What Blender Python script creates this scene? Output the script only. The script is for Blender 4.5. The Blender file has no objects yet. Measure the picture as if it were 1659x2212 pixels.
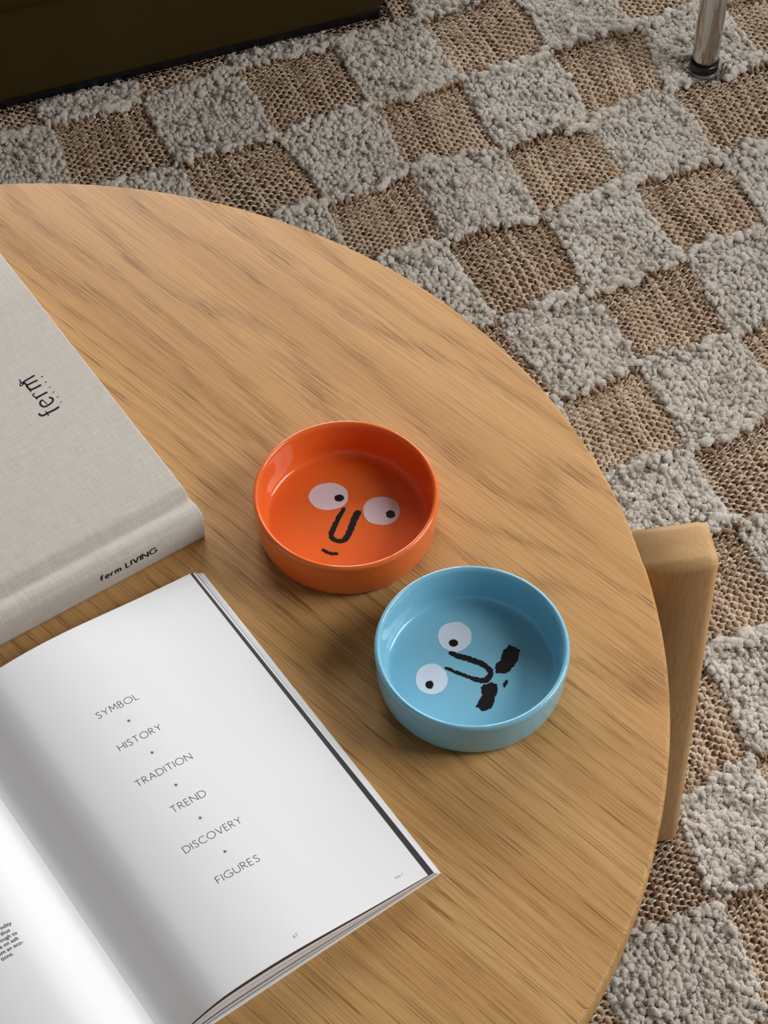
import bpy, bmesh, math, random
import numpy as np
from mathutils import Matrix, Vector

random.seed(7)
rng = np.random.default_rng(11)
sc = bpy.context.scene
COL = sc.collection
ZT = 0.432            # height of the table top above the floor
ZR = 0.012            # mean surface of the rug

# ------------------------------------------------------------------ camera, world, lights, exposure
cam_d = bpy.data.cameras.new('camera')
cam_d.sensor_fit = 'VERTICAL'
cam_d.sensor_height = 24.0
cam_d.lens = 4893.45 * 24.0 / 2212.0
cam_d.clip_start = 0.05
cam = bpy.data.objects.new('camera', cam_d)
cam.location = (0, 0, ZT + 1.30187)
cam.rotation_euler = (math.radians(90 - 53.741), 0, 0)
COL.objects.link(cam)
sc.camera = cam

world = bpy.data.worlds.new('world')
sc.world = world
world.use_nodes = True
bg = world.node_tree.nodes['Background']
bg.inputs[0].default_value = (1.0, 0.985, 0.96, 1)
bg.inputs[1].default_value = 0.23

def area_light(name, loc, target, sx, sy, power, color):
    d = bpy.data.lights.new(name, 'AREA')
    d.shape = 'RECTANGLE'
    d.size, d.size_y = sx, sy
    d.energy = power
    d.color = color
    o = bpy.data.objects.new(name, d)
    o.location = loc
    o.rotation_euler = (Vector(target) - Vector(loc)).to_track_quat('-Z', 'Y').to_euler()
    COL.objects.link(o)
    return o

# daylight standing in the window openings: two in the back wall, one in the right wall
for _n, _at, _to, _sx, _sy, _p in (('daylight_window_1', (1.20, 3.66, 1.55), (1.20, 0.0, 0.10), 1.36, 1.36, 26),
                                   ('daylight_window_2', (-0.60, 3.66, 1.55), (-0.60, 0.0, 0.10), 1.36, 1.36, 36),
                                   ('daylight_window_3', (2.06, 1.00, 1.70), (0.30, 0.95, 0.20), 1.26, 1.36, 27)):
    _l = area_light(_n, _at, _to, _sx, _sy, _p, (0.98, 0.99, 1.0))
    _l.data.spread = math.radians(120)

sc.view_settings.view_transform = 'Standard'
sc.view_settings.look = 'None'
sc.view_settings.gamma = 1.0
sc.view_settings.use_curve_mapping = False
sc.view_settings.exposure = -0.17
sc.cycles.use_denoising = True
sc.cycles.max_bounces = 5
sc.cycles.diffuse_bounces = 3
sc.cycles.glossy_bounces = 3
sc.cycles.transmission_bounces = 4
sc.cycles.use_adaptive_sampling = True
sc.cycles.adaptive_threshold = 0.05
sc.cycles.caustics_reflective = False
sc.cycles.caustics_refractive = False

# ------------------------------------------------------------------ object helpers
def add(name, me, mats=(), parent=None, loc=None, rotz=0.0):
    o = bpy.data.objects.new(name, me)
    COL.objects.link(o)
    if me is not None:
        for m in (mats if isinstance(mats, (list, tuple)) else [mats]):
            if m.name not in me.materials:
                me.materials.append(m)
    if parent:
        o.parent = parent
    if loc is not None:
        o.location = loc
    o.rotation_euler[2] = rotz
    return o

def tag(o, label=None, cat=None, group=None, kind=None):
    if label: o['label'] = label
    if cat: o['category'] = cat
    if group: o['group'] = group
    if kind: o['kind'] = kind
    return o

def thing(name, label, cat, loc=(0, 0, 0), rotz=0.0, group=None):
    return tag(add(name, None, (), None, loc, rotz), label, cat, group)

def mesh_np(name, V, Q, smooth=True, mi=None, tint=None):
    """mesh from numpy arrays; Q is an (n, k) array of faces or a list of such arrays"""
    me = bpy.data.meshes.new(name)
    V = np.asarray(V, np.float32)
    Qs = Q if isinstance(Q, list) else [Q]
    Qs = [np.asarray(q, np.int32) for q in Qs]
    idx = np.concatenate([q.ravel() for q in Qs])
    tot = np.concatenate([np.full(len(q), q.shape[1], np.int32) for q in Qs])
    st = np.concatenate([[0], np.cumsum(tot)[:-1]]).astype(np.int32)
    me.vertices.add(len(V)); me.vertices.foreach_set('co', V.ravel())
    me.loops.add(len(idx)); me.loops.foreach_set('vertex_index', idx)
    me.polygons.add(len(tot)); me.polygons.foreach_set('loop_start', st)
    try:
        me.polygons.foreach_set('loop_total', tot)
    except Exception:
        pass
    if mi is not None:
        me.polygons.foreach_set('material_index', np.asarray(mi, np.int32))
    me.polygons.foreach_set('use_smooth', np.full(len(tot), smooth))
    me.update(calc_edges=True)
    if tint is not None:
        at = me.attributes.new('tint', 'FLOAT', 'POINT')
        at.data.foreach_set('value', np.asarray(tint, np.float32))
    me.validate()
    return me

def bm_mesh(name, bm, smooth=True):
    me = bpy.data.meshes.new(name)
    bmesh.ops.recalc_face_normals(bm, faces=bm.faces)
    for f in bm.faces: f.smooth = smooth
    bm.to_mesh(me); bm.free()
    return me

def box_mesh(name, lo, hi, bevel=0.0, segs=3, smooth=True):
    bm = bmesh.new()
    r = bmesh.ops.create_cube(bm, size=1.0)
    for v in r['verts']:
        v.co = Vector([lo[i] + (v.co[i] + 0.5) * (hi[i] - lo[i]) for i in range(3)])
    if bevel > 0:
        bmesh.ops.bevel(bm, geom=bm.edges[:], offset=bevel, segments=segs, profile=0.5, affect='EDGES')
    me = bm_mesh(name, bm, smooth and bevel > 0)
    return me

def wn(o):
    m = o.modifiers.new('weighted', 'WEIGHTED_NORMAL'); m.keep_sharp = True
    return o

def lathe(name, prof, n=128):
    P = np.array(prof, float)
    a = np.linspace(0, 2 * math.pi, n, endpoint=False)
    V = np.stack([P[:, None, 0] * np.cos(a), P[:, None, 0] * np.sin(a), np.repeat(P[:, 1:2], n, 1)], -1).reshape(-1, 3)
    m = len(P)
    i, j = np.meshgrid(np.arange(m - 1), np.arange(n), indexing='ij')
    j2 = (j + 1) % n
    Q = np.stack([i * n + j, i * n + j2, (i + 1) * n + j2, (i + 1) * n + j], -1).reshape(-1, 4)
    bm = bmesh.new()
    bv = [bm.verts.new(v) for v in V.tolist()]
    for q in Q.tolist():
        bm.faces.new([bv[k] for k in q])
    bmesh.ops.remove_doubles(bm, verts=bm.verts, dist=1e-6)
    return bm_mesh(name, bm)

def catmull(P, per=8, closed=False):
    P = np.array(P, float)
    n = len(P)
    out = []
    rngk = range(n if closed else n - 1)
    for k in rngk:
        p0 = P[(k - 1) % n] if (closed or k > 0) else 2 * P[0] - P[1]
        p1 = P[k]; p2 = P[(k + 1) % n]
        p3 = P[(k + 2) % n] if (closed or k + 2 < n) else 2 * P[-1] - P[-2]
        for t in np.linspace(0, 1, per, endpoint=False):
            out.append(0.5 * ((2 * p1) + (-p0 + p2) * t + (2 * p0 - 5 * p1 + 4 * p2 - p3) * t ** 2 + (-p0 + 3 * p1 - 3 * p2 + p3) * t ** 3))
    if not closed: out.append(P[-1])
    return np.array(out)

# ------------------------------------------------------------------ material helpers
class NT:
    def __init__(self, name):
        self.m = bpy.data.materials.new(name); self.m.use_nodes = True
        self.t = self.m.node_tree; self.n = self.t.nodes
        self.b = self.n['Principled BSDF']
    def new(self, typ, **kw):
        x = self.n.new(typ)
        for k, v in kw.items():
            if hasattr(x, k): setattr(x, k, v)
        return x
    def link(self, a, b): self.t.links.new(a, b)
    def math(self, op, a, b=None, c=None, clamp=False):
        x = self.n.new('ShaderNodeMath'); x.operation = op; x.use_clamp = clamp
        for i, v in enumerate((a, b, c)):
            if v is None: continue
            if isinstance(v, (int, float)): x.inputs[i].default_value = v
            else: self.link(v, x.inputs[i])
        return x.outputs[0]
    def mix(self, fac, a, b, blend='MIX'):
        x = self.n.new('ShaderNodeMix'); x.data_type = 'RGBA'; x.blend_type = blend
        for s, v in ((x.inputs[0], fac), (x.inputs[6], a), (x.inputs[7], b)):
            if isinstance(v, (int, float)): s.default_value = v
            elif isinstance(v, tuple): s.default_value = v if len(v) == 4 else v + (1,)
            else: self.link(v, s)
        return x.outputs[2]
    def noise(self, vec, scale=1.0, detail=2.0, rough=0.5, dist=0.0):
        x = self.n.new('ShaderNodeTexNoise')
        x.inputs['Scale'].default_value = scale; x.inputs['Detail'].default_value = detail
        x.inputs['Roughness'].default_value = rough; x.inputs['Distortion'].default_value = dist
        self.link(vec, x.inputs['Vector'])
        return x.outputs['Fac']
    def ramp(self, fac, stops):
        x = self.n.new('ShaderNodeValToRGB')
        el = x.color_ramp.elements
        while len(el) < len(stops): el.new(0.5)
        for e, (p, c) in zip(el, stops):
            e.position = p; e.color = (c + (1,)) if isinstance(c, tuple) else (c, c, c, 1)
        self.link(fac, x.inputs[0])
        return x.outputs[0]
    def obj(self):
        return self.n.new('ShaderNodeTexCoord').outputs['Object']
    def mapping(self, vec, scale=(1, 1, 1), loc=(0, 0, 0), rot=(0, 0, 0)):
        x = self.n.new('ShaderNodeMapping')
        x.inputs['Scale'].default_value = scale; x.inputs['Location'].default_value = loc; x.inputs['Rotation'].default_value = rot
        self.link(vec, x.inputs['Vector'])
        return x.outputs[0]
    def bump(self, h, strength=0.3, dist=0.001):
        x = self.n.new('ShaderNodeBump')
        x.inputs['Strength'].default_value = strength; x.inputs['Distance'].default_value = dist
        self.link(h, x.inputs['Height']); self.link(x.outputs[0], self.b.inputs['Normal'])
    def base(self, c):
        s = self.b.inputs['Base Color']
        if isinstance(c, tuple): s.default_value = c if len(c) == 4 else c + (1,)
        else: self.link(c, s)
    def set(self, **kw):
        for k, v in kw.items():
            self.b.inputs[k.replace('_', ' ')].default_value = v
        return self

def plain(name, col, rough=0.6, noise=0.06, nscale=40.0, **kw):
    m = NT(name)
    f = m.noise(m.obj(), nscale, 1.0)
    m.base(m.mix(f, tuple(c * (1 - noise) for c in col), tuple(min(1, c * (1 + noise)) for c in col)))
    m.set(Roughness=rough, **kw)
    return m.m

def oak(name, light, mid, dark, axis=0, seed=(0, 0, 0), bands=26.0, rough=0.42, flame=0.5, spec=0.22, short=1.0, wobble=5.0):
    """oak with the grain along a local axis"""
    m = NT(name)
    o = m.obj()
    if axis == 2:
        o = m.mapping(o, rot=(0, math.radians(90), 0))
    o = m.mapping(o, loc=seed)
    wob = m.noise(m.mapping(o, scale=(1.5, 5.5, 5.5)), 1.0, 3.0, 0.45)
    sep = m.n.new('ShaderNodeSeparateXYZ'); m.link(o, sep.inputs[0])
    ph = m.math('ADD', m.math('MULTIPLY', sep.outputs[1], bands * 1.3), m.math('MULTIPLY', wob, wobble))
    tri = m.math('PINGPONG', ph, 0.5)                    # 0..0.5 growth-ring phase
    ring = m.math('MULTIPLY', tri, 2.0)
    fine = m.noise(m.mapping(o, scale=(9 * short, 1000, 1000)), 1.0, 0.0, 0.5)
    pore = m.noise(m.mapping(o, scale=(26 * short, 1400 * (1.7 if short > 1 else 1.0), 1400 * (1.7 if short > 1 else 1.0))), 1.0, 0.0, 0.5)
    pore = m.ramp(pore, [(0.555, 0.0), (0.63, 1.0)])
    ringmask = m.ramp(ring, [(0.30, 0.22), (0.85, 1.0)])
    streak = m.noise(m.mapping(o, scale=(1.3, 34, 34)), 1.0, 3.0, 0.5)
    band = m.noise(m.mapping(o, scale=(150, 900, 900)), 1.0, 2.0, 0.6)
    c = m.mix(m.ramp(streak, [(0.30, 0.0), (0.70, 1.0)]), light, mid)
    late = m.math('MULTIPLY', m.ramp(ring, [(0.62, 0.0), (0.97, 1.0)]), m.ramp(band, [(0.35, 0.25), (0.65, 1.0)]))
    c = m.mix(m.math('MULTIPLY', late, flame), c, tuple(0.62 * a + 0.38 * b for a, b in zip(mid, dark)))
    c = m.mix(m.math('MULTIPLY', m.ramp(fine, [(0.50, 0.0), (0.68, 1.0)]), 0.32), c, dark)
    c = m.mix(m.math('MULTIPLY', m.math('MULTIPLY', pore, ringmask), 0.80), c, dark)
    m.base(c)
    m.set(Roughness=rough, Specular_IOR_Level=spec)
    return m.m

# oak seen in the photograph: honey top, a little browner on the leg
W_LIGHT, W_MID, W_DARK = (0.57, 0.340, 0.136), (0.455, 0.248, 0.086), (0.205, 0.095, 0.030)
M_oak = [oak('oak_veneer_%s' % 'abcd'[k], tuple(a * b for a, b in zip(W_LIGHT, tn)), tuple(a * b for a, b in zip(W_MID, tn)), W_DARK, 0, s, bd, 0.52, fl_, 0.22, 1.0, wo_) for k, (s, bd, fl_, tn, wo_) in
         enumerate((((0.31, 0.07, 0.0), 40.0, .4, (1, 1, 1), 9.0), ((1.7, 0.43, 0.2), 60.0, .3, (1, 1, 1), 4.0), ((3.1, 1.2, 0.5), 62.0, .30, (1.0, 0.985, 0.96), 4.0), ((5.3, 2.2, 0.9), 34.0, .75, (0.98, 0.925, 0.90), 12.0)))]
M_leg = oak('oak_leg', (0.58, 0.36, 0.165), (0.48, 0.28, 0.115), (0.30, 0.16, 0.064), 2, (0.2, 0.5, 0.1), 18.0, 0.5, 0.3, 0.22, 7.0)
M_core = plain('oak_core', (0.42, 0.25, 0.11), 0.6)

def glaze(name, col):
    m = NT(name)
    f = m.noise(m.obj(), 60.0, 2.0)
    m.base(m.mix(f, tuple(c * 0.96 for c in col), tuple(min(1, c * 1.04) for c in col)))
    m.set(Roughness=0.40, Coat_Weight=0.9, Coat_Roughness=0.02, Specular_IOR_Level=0.1)
    m.bump(m.noise(m.obj(), 90.0, 1.0), 0.04, 0.0004)
    return m.m
M_orange = glaze('orange_glaze', (0.76, 0.140, 0.022))
M_blue = glaze('blue_glaze', (0.215, 0.50, 0.645))
M_eye_o = glaze('pale_lilac_glaze', (0.70, 0.60, 0.66))
M_eye_b = glaze('pale_blue_white_glaze', (0.70, 0.75, 0.84))
M_black_glaze = glaze('black_glaze', (0.008, 0.007, 0.008))

def linen():
    m = NT('beige_linen')
    o = m.obj()
    sep = m.n.new('ShaderNodeSeparateXYZ'); m.link(o, sep.inputs[0])
    k = 2 * math.pi / 0.00135
    jit = m.math('MULTIPLY', m.noise(o, 160.0, 2.0), 1.4)
    u = m.math('SINE', m.math('ADD', m.math('MULTIPLY', sep.outputs[0], k), jit))
    yz = m.math('ADD', sep.outputs[1], sep.outputs[2])
    v = m.math('SINE', m.math('ADD', m.math('MULTIPLY', yz, k), jit))
    w = m.math('MULTIPLY_ADD', m.math('MULTIPLY', u, v), 0.5, 0.5)
    sl1 = m.noise(m.mapping(o, scale=(60, 900, 900)), 1.0, 2.0)
    sl2 = m.noise(m.mapping(o, scale=(900, 60, 60)), 1.0, 2.0)
    f = m.math('ADD', m.math('MULTIPLY', w, 0.55), m.math('MULTIPLY', m.math('ADD', sl1, sl2), 0.25))
    c = m.ramp(f, [(0.18, (0.36, 0.315, 0.265)), (0.52, (0.56, 0.515, 0.455)), (0.85, (0.78, 0.74, 0.68))])
    m.base(c)
    m.set(Roughness=0.85, Sheen_Weight=0.15)
    m.bump(w, 0.5, 0.0003)
    return m.m
M_linen = linen()
M_paper = plain('white_paper', (0.80, 0.80, 0.81), 0.55, 0.012, 900.0)
M_paper_edge = plain('grey_page_edges', (0.80, 0.78, 0.78), 0.7, 0.10, 300.0)
M_paper_pink = plain('pinkish_page_edges', (0.72, 0.67, 0.68), 0.7, 0.06, 300.0)
M_paper_black = plain('black_page_and_gap_shade', (0.022, 0.019, 0.020), 0.5, 0.1)
M_blue_line = plain('slate_blue_printed_page', (0.10, 0.13, 0.18), 0.5, 0.1)
M_cover = plain('ivory_cover_card', (0.78, 0.77, 0.72), 0.5, 0.02)
M_ink = plain('dark_grey_ink', (0.07, 0.07, 0.077), 0.7, Specular_IOR_Level=0.1)
M_ink_light = plain('mid_grey_ink', (0.16, 0.16, 0.17), 0.6)
M_ink_black = plain('black_foil_ink', (0.014, 0.013, 0.018), 0.7, Specular_IOR_Level=0.1)

def velvet():
    m = NT('dark_olive_velvet')
    f = m.noise(m.obj(), 9.0, 4.0, 0.6)
    m.base(m.mix(f, (0.032, 0.0205, 0.0042), (0.048, 0.032, 0.0075)))
    m.set(Roughness=0.9, Sheen_Weight=0.10, Sheen_Roughness=0.4, Sheen_Tint=(0.35, 0.25, 0.06, 1), Specular_IOR_Level=0.1)
    m.bump(m.noise(m.obj(), 700.0, 2.0), 0.2, 0.0006)
    return m.m
M_velvet = velvet()
M_plinth = plain('black_plinth', (0.006, 0.006, 0.006), 0.6)

def chrome():
    m = NT('mottled_chrome')
    f = m.noise(m.mapping(m.obj(), scale=(60, 60, 8)), 1.0, 4.0, 0.7)
    m.base(m.mix(f, (0.42, 0.41, 0.40), (0.62, 0.61, 0.60)))  # mottled greys, darkened to stand in for the rug's reflection
    m.set(Metallic=1.0, Roughness=0.12)
    m.bump(m.noise(m.obj(), 220.0, 2.0), 0.08, 0.0005)
    return m.m
M_chrome = chrome()
M_rubber = plain('black_rubber', (0.010, 0.009, 0.010), 0.25)
_m = NT('clear_plastic'); _m.base(_m.mix(_m.noise(_m.obj(), 30.0), (0.85, 0.84, 0.83), (0.95, 0.95, 0.95)))
_m.set(Roughness=0.08, Transmission_Weight=0.85, IOR=1.45); M_clear = _m.m
M_leather = plain('black_leather', (0.02, 0.018, 0.016), 0.45)

def yarn(name, stops, sheen=0.3, bscale=900.0, bstr=0.5):
    m = NT(name)
    at = m.n.new('ShaderNodeAttribute'); at.attribute_name = 'tint'
    o = m.obj()
    pat = m.noise(o, 16.0, 1.0)
    f = m.math('ADD', m.math('MULTIPLY', at.outputs['Fac'], 0.62), m.math('MULTIPLY', pat, 0.38))
    fib = m.noise(o, 1400.0, 1.0, 0.7)
    f = m.math('ADD', f, m.math('MULTIPLY_ADD', fib, 0.30, -0.15))
    m.base(m.ramp(f, stops))
    m.set(Roughness=0.95, Sheen_Weight=sheen, Sheen_Roughness=0.6, Specular_IOR_Level=0.1)
    m.bump(m.noise(o, bscale, 1.0, 0.7), bstr, 0.0012)
    return m.m
M_jute = yarn('brown_jute_yarn', [(0.12, (0.19, 0.10, 0.052)), (0.5, (0.41, 0.275, 0.175)), (0.88, (0.60, 0.455, 0.315))], 0.15)
M_weft = yarn('pale_weft_thread', [(0.15, (0.50, 0.405, 0.30)), (0.85, (0.72, 0.64, 0.53))], 0.15)
M_wool = yarn('cream_wool', [(0.10, (0.56, 0.485, 0.395)), (0.5, (0.74, 0.67, 0.58)), (0.9, (0.82, 0.765, 0.69))], 0.5, 1500.0, 1.0)
M_wool_fibre = plain('cream_wool_fibre', (0.75, 0.68, 0.59), 0.9, 0.12, 60.0)
M_back = plain('rug_backing', (0.30, 0.215, 0.14), 0.95, 0.2, 120.0)

M_wall = plain('white_wall_paint', (0.78, 0.77, 0.75), 0.8, 0.02)
M_ceiling = plain('greige_ceiling_paint', (0.38, 0.35, 0.31), 0.9, 0.02)
M_frame = plain('white_window_paint', (0.80, 0.80, 0.80), 0.4, 0.02)
def boards():
    m = NT('floor_boards')
    o = m.obj()
    f = m.noise(m.mapping(o, scale=(2, 40, 10)), 1.0, 3.0)
    m.base(m.mix(f, (0.30, 0.19, 0.10), (0.42, 0.28, 0.16))); m.set(Roughness=0.5)
    return m.m
M_floor = boards()
_m = NT('window_glass'); _m.base(_m.mix(_m.noise(_m.obj(), 5.0), (0.97, 0.98, 0.98), (1, 1, 1)))
_m.set(Roughness=0.0, Transmission_Weight=1.0, IOR=1.01); M_glass = _m.m

# ------------------------------------------------------------------ the room
def struct(name, me, mat, parent=None):
    o = add(name, me, mat, parent)
    if not parent: tag(o, kind='structure')
    return o
struct('floor', box_mesh('floor', (-2.6, -1.2, -0.10), (2.15, 3.75, 0.0)), M_floor)
struct('ceiling', box_mesh('ceiling', (-2.6, -1.2, 2.60), (2.15, 3.75, 2.70)), M_ceiling)

def wall_strip(bm, x0, x1, z0, z1):
    r = bmesh.ops.create_cube(bm, size=1.0)
    for v in r['verts']:
        v.co = (x0 + (v.co.x + .5) * (x1 - x0), 3.60 + (v.co.y + .5) * 0.15, z0 + (v.co.z + .5) * (z1 - z0))
bm = bmesh.new()
WZ0, WZ1 = 0.85, 2.25
for a, b in ((-2.6, -1.30), (0.10, 0.50), (1.90, 2.15)): wall_strip(bm, a, b, 0, 2.60)
for a, b in ((-1.30, 0.10), (0.50, 1.90)):
    wall_strip(bm, a, b, 0, WZ0); wall_strip(bm, a, b, WZ1, 2.60)
struct('wall_back', bm_mesh('wall_back', bm, False), M_wall)
bm = bmesh.new()
for y0, y1, z0, z1 in ((-1.2, 0.35, 0, 2.60), (1.65, 3.60, 0, 2.60), (0.35, 1.65, 0, 1.00), (0.35, 1.65, 2.40, 2.60)):
    r = bmesh.ops.create_cube(bm, size=1.0)
    for v in r['verts']:
        v.co = (2.00 + (v.co.x + .5) * 0.15, y0 + (v.co.y + .5) * (y1 - y0), z0 + (v.co.z + .5) * (z1 - z0))
struct('wall_right', bm_mesh('wall_right', bm, False), M_wall)

def window(name, axis, pos, lo, hi):
    def bx(nm, a, b, d0, d1, mat, par):
        if axis == 0: me = box_mesh(nm, (d0, a[0], a[1]), (d1, b[0], b[1]), 0.004, 2)
        else: me = box_mesh(nm, (a[0], d0, a[1]), (b[0], d1, b[1]), 0.004, 2)
        return add(nm, me, mat, par)
    w = tag(add(name, None), kind='structure')
    t = 0.05; mid = (lo[0] + hi[0]) / 2; mz = lo[1] + (hi[1] - lo[1]) * 0.62
    for a, b in (((lo[0], lo[1]), (lo[0] + t, hi[1])), ((hi[0] - t, lo[1]), (hi[0], hi[1])),
                 ((lo[0] + t, lo[1]), (hi[0] - t, lo[1] + t)), ((lo[0] + t, hi[1] - t), (hi[0] - t, hi[1]))):
        bx('window_frame', a, b, pos + .005, pos + .05, M_frame, w)
    bx('mullion', (mid - .025, lo[1] + t), (mid + .025, hi[1] - t), pos + .008, pos + .045, M_frame, w)
    bx('transom', (lo[0] + t, mz - .02), (hi[0] - t, mz + .02), pos + .010, pos + .043, M_frame, w)
    bx('window_sill', (lo[0] - .05, lo[1] - .035), (hi[0] + .05, lo[1]), pos - .12, pos, M_frame, w)
window('window_1', 1, 3.60, (0.50, 0.85), (1.90, 2.25))
window('window_3', 0, 2.00, (0.35, 1.00), (1.65, 2.40))
window('window_2', 1, 3.60, (-1.30, 0.85), (0.10, 2.25))

# ------------------------------------------------------------------ rug: checkerboard of flat weave and wool
GX, GY, GA, GS = -0.01901, 1.80313, 0.39941, 0.10899
UX = np.array([math.cos(GA), math.sin(GA)]); VX = np.array([math.sin(GA), -math.cos(GA)])
# hand-woven: the corners of the squares wander off the regular grid
WANDER = {(0, 0): (0.087, -0.053), (1, 0): (0.022, 0.002), (1, 1): (-0.029, 0.063), (0, 1): (0.073, -0.011), (2, 0): (0.098, -0.098),
          (3, 0): (0.018, -0.064), (3, 1): (-0.123, -0.123), (2, 1): (-0.024, 0.004), (2, 2): (-0.067, -0.095), (1, 2): (0.017, -0.027),
          (3, 2): (-0.082, 0.015), (3, 3): (-0.115, -0.069), (2, 3): (-0.001, 0.017), (1, 3): (-0.03, 0.119), (-1, 1): (0.186, 0.076),
          (0, 2): (0.013, -0.09), (2, 4): (-0.036, 0.026), (1, 4): (0.021, 0.012), (1, 5): (-0.052, 0.072), (0, 4): (0.193, 0.136),
          (1, 6): (-0.061, -0.073), (0, 7): (0.124, 0.003), (0, 8): (-0.046, 0.051), (-1, 8): (0.232, 0.242), (-1, 9): (0.184, 0.063)}
WK = np.array(list(WANDER.keys()), float); WV = np.array(list(WANDER.values()), float)
def grid(uv):
    """rug grid coordinates (cells) -> world xy"""
    uv = np.asarray(uv, float)
    d2 = ((uv[..., None, :] - WK) ** 2).sum(-1)
    w = np.exp(-d2 / 0.42)
    off = (w[..., None] * WV).sum(-2) / (w.sum(-1)[..., None] + 0.25)
    off = off + 0.02 * np.stack([np.sin(uv[..., 1] * 5.1 + uv[..., 0] * 2.3), np.sin(uv[..., 0] * 4.7 - uv[..., 1] * 1.9)], -1)
    q = uv + off
    return np.array([GX, GY]) + GS * (q[..., :1] * UX + q[..., 1:] * VX)

def tubes(paths, radii, k, flat=1.0):
    """paths (n, m, 3), radii (n, m) -> tube vertices and quads"""
    n, m, _ = paths.shape
    d = np.gradient(paths, axis=1); d /= np.linalg.norm(d, axis=-1, keepdims=True) + 1e-12
    up = np.array([0, 0, 1.0])
    s = np.cross(d, up); s /= np.linalg.norm(s, axis=-1, keepdims=True) + 1e-12
    t = np.cross(s, d)
    a = np.linspace(0, 2 * math.pi, k, endpoint=False)
    V = paths[:, :, None] + radii[:, :, None, None] * (np.cos(a)[:, None] * s[:, :, None] + flat * np.sin(a)[:, None] * t[:, :, None])
    i, j, l = np.meshgrid(np.arange(n), np.arange(m - 1), np.arange(k), indexing='ij')
    l2 = (l + 1) % k
    f = lambda j_, l_: (i * m + j_) * k + l_
    Q = np.stack([f(j, l), f(j, l2), f(j + 1, l2), f(j + 1, l)], -1).reshape(-1, 4)
    return V.reshape(-1, 3), Q

_b = bmesh.new(); bmesh.ops.create_icosphere(_b, subdivisions=2, radius=1.0)
ICO_V = np.array([v.co[:] for v in _b.verts]); ICO_F = np.array([[v.index for v in f.verts] for f in _b.faces if f.calc_center_median().z > -0.45]); _b.free()
_b = bmesh.new(); bmesh.ops.create_icosphere(_b, subdivisions=1, radius=1.0)
ICO1_V = np.array([v.co[:] for v in _b.verts]); ICO1_F = np.array([[v.index for v in f.verts] for f in _b.faces]); _b.free()

def blobs(C, R, rot, lump=0.22, low=False):
    """C (n,3) centres, R (n,3) radii, rot (n,) turns about z -> vertices, triangles"""
    IV, IF = (ICO1_V, ICO1_F) if low else (ICO_V, ICO_F)
    n = len(C)
    L = 1 + lump * (rng.random((n, len(IV), 1)) - 0.5) * 2
    P = IV[None] * L * R[:, None]
    c, s = np.cos(rot)[:, None], np.sin(rot)[:, None]
    X = P[..., 0] * c - P[..., 1] * s; Y = P[..., 0] * s + P[..., 1] * c
    V = np.stack([X, Y, P[..., 2]], -1) + C[:, None]
    F = IF[None] + (np.arange(n) * len(IV))[:, None, None]
    return V.reshape(-1, 3), F.reshape(-1, 3), len(IV)

# furniture feet press the pile flat: (centre, angle, half sizes, height of the foot's underside)
SOFA_O, SOFA_A = np.array([-0.0015, 1.9534]), math.atan2(0.337, 0.9415)
LEG_POSE = [(math.radians(9.5), (0.006, 0.032))] + [(math.radians(13.2 + 90 * k), (0.0, 0.0)) for k in (1, 2, 3)]
CHAIR_O, CHAIR_A = np.array([0.3512, 1.8660]), math.radians(22)
def _rot(a, p): return np.array([math.cos(a) * p[0] - math.sin(a) * p[1], math.sin(a) * p[0] + math.cos(a) * p[1]])
FEET = [(SOFA_O + _rot(SOFA_A, (-0.93, 0.422)), SOFA_A, (0.93, 0.418), ZR - 0.004),
        (SOFA_O + _rot(SOFA_A, (-0.92, 0.438)), SOFA_A, (0.98, 0.442), 0.0232)]
for _a, _o in LEG_POSE:
    FEET.append((np.array([-0.27343, 0.81592]) + np.array(_o) + _rot(_a, (0.471, 0.0)), _a, (0.053, 0.0215), ZR + 0.0008))
for _p in ((0, 0), (.46, 0), (0, .44), (.46, .44)):
    FEET.append((CHAIR_O + _rot(CHAIR_A, _p), CHAIR_A, (0.0175, 0.0175), ZR + 0.0008))
def squash(V, m=0.0045):
    V = np.array(V)
    for k, (c, a, h, z) in enumerate(FEET):
        m_ = m + (0.007 if k < 2 else 0.0)
        d = V[..., :2] - c
        x = d[..., 0] * math.cos(a) + d[..., 1] * math.sin(a); y = -d[..., 0] * math.sin(a) + d[..., 1] * math.cos(a)
        ins = (np.abs(x) < h[0] + m_) & (np.abs(y) < h[1] + m_)
        V[..., 2] = np.where(ins, np.minimum(V[..., 2], z - 0.0001), V[..., 2])
    return V
def foot_near(g):
    near = False
    for k, (c, a, h, z) in enumerate(FEET):
        x, y = _rot(-a, g - c)
        if abs(x) < h[0] - 0.085 and abs(y) < h[1] - 0.085: return 'under'
        if abs(x) < h[0] + 0.10 and abs(y) < h[1] + 0.10: near = True
    return near

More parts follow.
